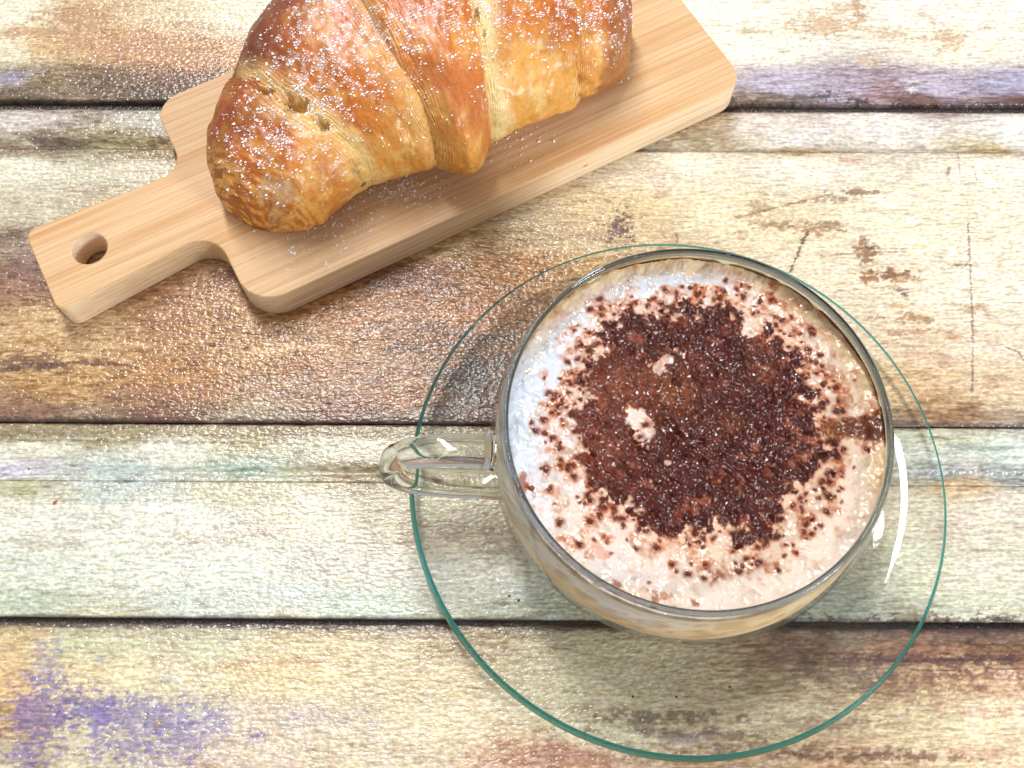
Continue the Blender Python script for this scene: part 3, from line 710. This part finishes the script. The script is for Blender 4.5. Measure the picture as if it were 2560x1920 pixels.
# handle: a flat loop of glass pointing left
path = spline([(-4.6, 44.6), (-7, 45.3), (-13, 46.2), (-21, 45.5), (-28.5, 41), (-32, 34), (-31, 27), (-26, 21.5), (-18, 18.5), (-9, 17.2), (-1.6, 17.0)], 120)   # x (world mm), z
HY = 76.4
tan = np.gradient(path, axis=0); tan /= np.linalg.norm(tan, axis=1)[:, None]
nrm = np.stack([-tan[:, 1], tan[:, 0]], -1)
na = 40; aa = np.linspace(0, 2 * np.pi, na, endpoint=False)
wid = np.interp(np.linspace(0, 1, 120), [0, .1, .5, .9, 1], [4.9, 4.3, 3.8, 4.1, 4.6])
thk = np.interp(np.linspace(0, 1, 120), [0, .1, .5, .9, 1], [2.8, 2.2, 2.1, 2.2, 2.8])
sq = lambda v, e: np.sign(v) * np.abs(v) ** e
HXc = path[:, 0][:, None] + nrm[:, 0][:, None] * (sq(np.sin(aa), .8)[None] * thk[:, None])
HZc = path[:, 1][:, None] + nrm[:, 1][:, None] * (sq(np.sin(aa), .8)[None] * thk[:, None])
HYc = HY + sq(np.cos(aa), .8)[None] * wid[:, None] + 0 * HXc
co = np.stack([HXc - CX, HYc - CY, HZc], -1).reshape(-1, 3)
hme = fast_mesh('handle', co, grid_faces(na, 120, True))
bm = bmesh.new(); bm.from_mesh(hme); bmesh.ops.holes_fill(bm, edges=[e for e in bm.edges if e.is_boundary], sides=0)
bmesh.ops.recalc_face_normals(bm, faces=bm.faces); bm.to_mesh(hme); bm.free()
hme.polygons.foreach_set('use_smooth', np.ones(len(hme.polygons), bool))
addc('handle', hme, mat_glass('handle_glass', (0.97, 0.975, 0.96), 1.47), cup)

# ================================================================== CAPPUCCINO
FZ = 45.4; FR = 46.9
capp = empty('cappuccino', (CX * MM, CY * MM, 4.0 * MM)); tag(capp, 'milky cappuccino with thick foam and melted dark cocoa filling the glass cup', 'coffee')
def addk(name, me, mat): o = link(name, me, mat, capp); o.location = (0, 0, -4.0 * MM); return o
# coffee seen through the wall
nz = 70; zz = np.linspace(4.6, FZ + .35, nz); rr = np.interp(zz, PO[:, 1], PO[:, 0]) - 1.3
rr[-1] = min(rr[-1], FR + .6)
nth = 240; th = np.linspace(0, 2 * np.pi, nth, endpoint=False)
ZZ, TT = np.meshgrid(zz, th, indexing='ij'); RR = np.repeat(rr[:, None], nth, 1)
per = lambda f, s: fbm(np.cos(TT) * f + 20, np.sin(TT) * f + ZZ * s + 20, 4, 6, .55)
nA = per(5, .02); nB = per(9, .25)
tan_c = lin((234, 206, 160)); crm = lin((248, 236, 210)); wht = lin((226, 226, 222)); dkt = lin((176, 132, 84))
lev = (ZZ + (nA - .5) * 10)
cc = mix(np.broadcast_to(crm * 1.06, ZZ.shape + (3,)), np.broadcast_to(tan_c, ZZ.shape + (3,)), sstep(18, 27, lev))
cc = mix(cc, np.broadcast_to(wht, cc.shape), sstep(36, 41, lev) * sstep(-.1, -.7, np.cos(TT) * .9 + np.sin(TT) * .3) * .9)
cc = mix(cc, np.broadcast_to(dkt, cc.shape), sstep(.54, .66, nB) * .5)
spots = vnoise(np.cos(TT) * 40 + 60, np.sin(TT) * 40 + ZZ * 1.0 + 60, 3)
cc = mix(cc, np.broadcast_to(lin((188, 128, 70)), cc.shape), sstep(.80, .90, spots) * sstep(28, 34, ZZ) * .7)
co = np.stack([RR * np.cos(TT), RR * np.sin(TT), ZZ], -1).reshape(-1, 3)
cme = fast_mesh('coffee_body', co, grid_faces(nth, nz, True), cc.reshape(-1, 3))
bm = bmesh.new(); bm.from_mesh(cme); bm.verts.ensure_lookup_table(); bmesh.ops.contextual_create(bm, geom=[bm.verts[i] for i in range(nth)]); bm.to_mesh(cme); bm.free()
cme.polygons.foreach_set('use_smooth', np.ones(len(cme.polygons), bool))
addk('coffee_body', cme, mat_coffee())

# foam height field ------------------------------------------------
G = 0.17; gx = np.arange(-FR - .3, FR + .31, G); X, Y = np.meshgrid(gx, gx); RAD = np.hypot(X, Y)
def fpx(px, py):     # photo point on the foam, relative to the cup axis
    x, y = at(px, py, FZ); return x - CX, y - CY
COCOA = [(1500,800),(1560,768),(1640,770),(1700,758),(1790,752),(1880,752),(1925,775),(1960,820),(2010,860),(2040,920),(2055,990),(2075,1040),(2100,1070),(2140,1066),(2185,1040),(2205,1052),(2200,1082),(2150,1092),(2120,1120),(2090,1170),(2070,1220),(2050,1260),(2000,1320),(1960,1350),(1900,1380),(1850,1385),(1790,1370),(1700,1385),(1630,1370),(1560,1340),(1540,1290),(1500,1340),(1450,1345),(1430,1290),(1400,1230),(1385,1160),(1390,1090),(1395,1030),(1420,985),(1450,930),(1460,880),(1480,840)]
PC = np.array([fpx(*p) for p in COCOA])
def poly_sd(X, Y, P):
    d = np.full(X.shape, 1e9); ins = np.zeros(X.shape, bool)
    n = len(P)
    for i in range(n):
        x0, y0 = P[i]; x1, y1 = P[(i + 1) % n]
        dx, dy = x1 - x0, y1 - y0; t = np.clip(((X - x0) * dx + (Y - y0) * dy) / (dx * dx + dy * dy), 0, 1)
        d = np.minimum(d, (X - x0 - t * dx) ** 2 + (Y - y0 - t * dy) ** 2)
        cond = ((y0 > Y) != (y1 > Y)) & (X < (x1 - x0) * (Y - y0) / (y1 - y0 + 1e-12) + x0); ins ^= cond
    d = np.sqrt(d); return np.where(ins, d, -d)
sd = poly_sd(X, Y, PC)
nbig = fbm(X * .16, Y * .16, 4, 201, .55); nmed = fbm(X * .45, Y * .45, 4, 202, .55); nfin = fbm(X * 1.5, Y * 1.5, 3, 203, .55)
def blob(px, py, r, a=1.0):
    c = fpx(px, py); return a * np.exp(-((X - c[0]) ** 2 + (Y - c[1]) ** 2) / (r * r))
def eblob(px, py, rx, ry, ang=0, a=1.0):
    c = fpx(px, py); ca, sa = math.cos(R_(ang)), math.sin(R_(ang)); dx = X - c[0]; dy = Y - c[1]
    return a * np.exp(-(((dx * ca + dy * sa) / rx) ** 2 + ((-dx * sa + dy * ca) / ry) ** 2))
cover = sd / 6.5 + (nmed - .5) * 3.0 + (nbig - .5) * 1.2 - 0.15
cover += blob(1740, 960, 17, 1.3) + blob(1800, 1130, 14, 1.1) + blob(1650, 1100, 12, .6)
hole = eblob(1600, 1060, 3.0, 6.0, 25, 1.7) + eblob(1690, 890, 6, 2.4, 25, .85) + eblob(1640, 930, 5, 2, 10, .7) + blob(1880, 812, 3.4, 1.2) + eblob(1870, 835, 2, 1.6, 0, .9)
hole += eblob(1560, 1400, 16, 5, 8, 1.1) + eblob(1500, 1355, 3, 7, -15, 1.2) + eblob(1700, 1180, 5, 2, 20, .4) + eblob(1860, 960, 3, 2, 20, .5)
hole = np.clip(hole + (nmed - .5) * 1.6 * (hole > .15), 0, 1); hole = sstep(.42, .95, hole)
cover = cover * (1 - hole) - 1.0 * hole
cover -= eblob(1430, 1250, 8, 12, 20, 1.0) + eblob(1990, 1260, 7, 6, 0, .8) + eblob(1440, 1200, 5, 10, 0, .5)
halo = sstep(-1.15, .15, cover + (nbig - .5) * 1.0)
halo = np.maximum(halo, 0.6 * sstep(.52, .70, nmed) * sstep(-9, -2, sd))
core = sstep(.30, .62, cover)
# round droplets of wet cocoa
rs2 = np.random.RandomState(11)
drop = np.zeros(X.shape); dh = np.zeros(X.shape); dhalo = np.zeros(X.shape)
def stamp(x, y, r, hgt=1.0):
    i0 = int((y + FR + .3) / G); j0 = int((x + FR + .3) / G); k = int(r * 2.6 / G) + 2
    a, b = max(i0 - k, 0), min(i0 + k + 1, X.shape[0]); c_, d_ = max(j0 - k, 0), min(j0 + k + 1, X.shape[1])
    if a >= b or c_ >= d_: return
    xs_, ys_ = X[a:b, c_:d_], Y[a:b, c_:d_]
    an = np.arctan2(ys_ - y, xs_ - x); rad_ = np.hypot(xs_ - x, ys_ - y) / (1 + .18 * np.sin(an * 2 + x * 9) + .1 * np.sin(an * 3 + y * 7))
    drop[a:b, c_:d_] = np.maximum(drop[a:b, c_:d_], sstep(r * 1.15, r * .8, rad_))
    dhalo[a:b, c_:d_] = np.maximum(dhalo[a:b, c_:d_], sstep(r * 2.3, r * .9, rad_))
    dh[a:b, c_:d_] = np.maximum(dh[a:b, c_:d_], np.sqrt(np.clip(1 - (rad_ / r) ** 2, 0, 1)) * r * .75 * hgt)
N = 9000
for k in range(N):
    x, y = (rs2.rand(2) * 2 - 1) * (FR - 3)
    if math.hypot(x, y) > FR - 3: continue
    i = int((y + FR + .3) / G); j = int((x + FR + .3) / G)
    s_ = sd[i, j]; cv = cover[i, j]
    p = np.clip(.05 + .5 * sstep(-.9, .1, cv) + (.06 if s_ > -5 else 0) - (0.55 if cv > 0.9 else 0), 0, 1) if s_ > -5 else 0.0
    if s_ < -5 and s_ > -9: p = .012
    if rs2.rand() < p * .36: stamp(x, y, .28 + .55 * rs2.rand() ** 1.6)
for (px, py, r) in [(1500,748,.8),(1745,735,.95),(1800,745,.8),(1858,742,.85),(1420,905,.65),(1445,897,.7),(1400,945,.4),(1422,983,.6),(1340,1077,.8),(1362,1082,.7),(1382,1093,.75),(1328,1220,.7),(2020,872,.8),(2104,1025,.9),(2055,1020,.7),(2070,1240,.9),(2068,1280,.8),(2050,1315,.5),(1946,1425,.6),(1895,1408,.9),(1790,730,.35),(1815,700,.6),(1355,1170,.5),(2040,905,.6),(2055,915,.5),(2030,1180,.6),(2010,1330,.6),(1960,1390,.5),(1375,1222,.8)]:
    x, y = fpx(px, py); stamp(x, y, r)
lump = fbm(X * .62, Y * .62, 3, 205, .45)
# colours
foamc = mix(np.broadcast_to(lin((208, 215, 226)), X.shape + (3,)), lin((232, 214, 196)), sstep(-18, 22, X * .75 - Y * .45 + (nbig - .5) * 34))  # bluish left side paints cool light from the back left into the foam
foamc = mix(foamc, np.broadcast_to(lin((236, 214, 198)), foamc.shape), sstep(-6, -30, Y + (nbig - .5) * 20) * .6)
edge_tan = sstep(6.0, 1.5, (FR - RAD) + (nmed - .5) * 6) * sstep(-.25, .35, Y / FR + .55 * X / FR + (nbig - .5) * .5)
foamc = mix(foamc, np.broadcast_to(lin((222, 192, 146)), foamc.shape), edge_tan * .85)
foamc = mix(foamc, np.broadcast_to(lin((205, 148, 82)), foamc.shape), np.clip(edge_tan * sstep(.55, .7, nmed) + eblob(1985, 770, 5, 1.6, -50, .9) + eblob(2065, 835, 2.5, 1.2, -40, .9) + eblob(2130, 945, 1.8, 2.2, 0, .7), 0, 1) * .75)
foamc = mix(foamc, np.broadcast_to(lin((234, 200, 170)), foamc.shape), sstep(-8, -1, sd + (nmed - .5) * 10) * .5)
orange = lin((176, 96, 52)); midb = lin((128, 52, 25)); dark = lin((74, 22, 11)); powder = lin((128, 66, 30))
col = mix(foamc, np.broadcast_to(lin((222, 168, 128)), foamc.shape), halo * .5)
col = mix(col, np.broadcast_to(orange, col.shape), np.clip(halo * sstep(.42, .6, nfin * .5 + nmed * .5) * .85 + dhalo * .55, 0, 1) * sstep(-8, -1, sd + 6))
col = mix(col, np.broadcast_to(orange, col.shape), dhalo * .5)
col = mix(col, np.broadcast_to(midb, col.shape), core * .92)
dk = np.clip(core * sstep(.40, .56, lump * .35 + nmed * .65 + .06 * np.clip(cover, 0, 2)), 0, 1)
dk = np.maximum(dk, core * np.clip(blob(1770, 960, 15, .9) + blob(1720, 1120, 12, .8) + (nmed - .5) * 1.2, 0, .92)); dk = dk * (1 - .45 * np.clip(blob(1470, 1130, 11) + blob(1540, 960, 8), 0, 1))
col = mix(col, np.broadcast_to(dark, col.shape), np.maximum(dk, drop * .9))
pw = np.clip(eblob(1690, 985, 8, 5.5, 30) + eblob(1560, 960, 9, 4, 20, .8) + eblob(1905, 915, 3, 2.6, 0, 1.0) + blob(1830, 1060, 2.5, .8), 0, 1) * sstep(.35, .55, nmed + (nfin - .5))
col = mix(col, np.broadcast_to(powder, col.shape), pw * core * .9)
arm = eblob(2145, 1068, 9, 2.8, 5) + eblob(2190, 1075, 2.5, 3.2, 0, .8); col = mix(col, np.broadcast_to(lin((158, 92, 38)), col.shape), sstep(.2, .5, arm + (nmed - .5) * .6) * .9)
col = mix(col, np.broadcast_to(lin((96, 40, 14)), col.shape), sstep(.45, .7, arm + (nfin - .5) * 1.2) * .9)
strk = eblob(1500, 1372, 3.5, 7, -35); col = mix(col, np.broadcast_to(lin((190, 98, 50)), col.shape), sstep(.55, .8, strk + (nmed - .5) * 1.6) * .45)
col = mix(col, np.broadcast_to(lin((150, 76, 42)), col.shape), sstep(.5, .62, nmed) * sstep(0.25, .8, eblob(1590, 1470, 11, 2.5, -10) + eblob(1700, 1510, 9, 1.2, -3) + eblob(1305, 1215, 1.6, 5, -10) + eblob(1770, 1440, 6, 2, 0)) * .85)
col = mix(col, np.broadcast_to(lin((225, 175, 115)), col.shape), sstep(.45, .6, nfin) * sstep(.4, .9, eblob(1620, 1490, 12, 2.4, -8)) * .5)
c_ = fpx(1668, 1160); db = np.hypot((X - c_[0]) / 1.3, Y - c_[1]); col = mix(col, np.broadcast_to(lin((205, 170, 150)), col.shape), sstep(.75, .6, db))
for k in range(900):
    a_ = rs2.rand() * 6.283; r_ = FR - .5 - abs(rs2.randn()) * (7 if k % 2 else 16); b_ = .10 + .28 * rs2.rand() ** 2
    x, y = r_ * math.cos(a_), r_ * math.sin(a_); i0 = int((y + FR + .3) / G); j0 = int((x + FR + .3) / G)
    if r_ < 5 or not (6 < i0 < X.shape[0] - 6 and 6 < j0 < X.shape[1] - 6): continue
    sl = (slice(i0 - 5, i0 + 6), slice(j0 - 5, j0 + 6)); dd_ = np.hypot(X[sl] - x, Y[sl] - y)
    col[sl] = mix(col[sl], col[sl] * np.array([.86, .74, .62]), sstep(b_ * 1.3, b_ * .7, dd_) * .6)
# heights
mask_c = np.clip(np.maximum(core, drop), 0, 1)
Zf = FZ + (nbig - .5) * 2.2 + (fbm(X * .3, Y * .3, 3, 202, .4) - .5) * 1.4 + dh * .8 + core * ((lump - .5) * 2.4 + .2 + (vnoise(X * 1.5, Y * 1.5, 9) - .5) * .4) * (1 - pw * .8) + (1 - core) * (nfin - .5) * .12
Zf -= sstep(4.5, 0, FR - RAD) * .1
Zf += sstep(3.5, 0.3, FR - RAD) * 0.9 * (Y > -100)
ok = RAD <= FR + .05
fc = grid_faces(len(gx), len(gx)); okf = ok.ravel()[fc].all(1)
isC = (mask_c.ravel()[fc].mean(1) > .5)
co = np.stack([X, Y, Zf], -1).reshape(-1, 3); cl = col.reshape(-1, 3)
def submesh(name, sel):
    f = fc[sel]; used = np.unique(f); mp = np.full(len(co), -1); mp[used] = np.arange(len(used))
    return fast_mesh(name, co[used], mp[f], cl[used])
addk('milk_foam', submesh('milk_foam', okf & ~isC), mat_foam())
tp = addk('cocoa_topping', submesh('cocoa_topping', okf & isC), mat_cocoa()); tp['kind'] = 'stuff'
# thin milk film left on the inside of the glass
nz = 14; zf = np.linspace(FZ - .2, FZ + 3.0, nz); ZZ, TT = np.meshgrid(zf, th, indexing='ij')
rf = np.interp(ZZ, [r[1] for r in prof_i], [r[0] for r in prof_i]) - .35
fn = fbm(np.cos(TT) * 7 + 30, np.sin(TT) * 7 + ZZ * .4 + 30, 4, 8)
topz = FZ + .3 + 2.7 * sstep(.05, .40, fn) * sstep(-.6, .5, np.sin(TT) * .8 + np.cos(TT) * .45)
ZZ2 = np.minimum(ZZ, topz)
co2 = np.stack([rf * np.cos(TT), rf * np.sin(TT), ZZ2], -1).reshape(-1, 3)
fcol = mix(np.broadcast_to(lin((228, 204, 160)), ZZ.shape + (3,)), lin((210, 168, 112)), sstep(.5, .75, fbm(np.cos(TT) * 22 + 9, np.sin(TT) * 22 + ZZ + 9, 3, 4)))
addk('milk_film', fast_mesh('milk_film', co2, grid_faces(nth, nz, True), fcol.reshape(-1, 3)), bpy.data.materials['milky_coffee'])

# ================================================================== CRUMBS
mcc = mat_plain('cocoa_crumb', (0.09, 0.02, 0.008), .5); mor = mat_plain('orange_flake', (0.45, 0.10, 0.03), .5)
for (px, py, z, r, m, lab) in [(1273, 1490, 3.1, .38, mcc, 'upper cocoa crumb of the close pair on the saucer left of the cup'), (1297, 1501, 3.1, .48, mcc, 'lower larger cocoa crumb of the close pair on the saucer left of the cup'),
        (1583, 1742, 5.0, .36, mcc, 'left crumb of three cocoa crumbs on the saucer in front of the cup'), (1691, 1743, 5.0, .50, mcc, 'largest middle cocoa crumb on the saucer in front of the cup'), (1825, 1718, 5.0, .30, mcc, 'smallest right cocoa crumb on the saucer in front of the cup'),
        (2179, 1425, 5.5, .26, mcc, 'tiny cocoa crumb on the saucer right of the cup'),
        (138, 1256, .1, .5, mor, 'orange flake on the pale plank at the left edge of the table'), (73, 1174, .1, .55, mor, 'orange brown flake beside the round groove at the far left'), (655, 1178, .1, .55, mor, 'orange brown flake in the round groove left of the handle')]:
    x, y = at(px, py, z)
    g = grains('crumb', np.array([[0, 0, 0.0]]), np.array([r]), m, .7)
    o = link('cocoa_crumb' if m is mcc else 'orange_flake', g, m); o.location = (x * MM, y * MM, (z + r * .5) * MM)
    tag(o, lab, 'crumb', 'cocoa crumbs on the saucer' if m is mcc else 'orange flakes on the table')
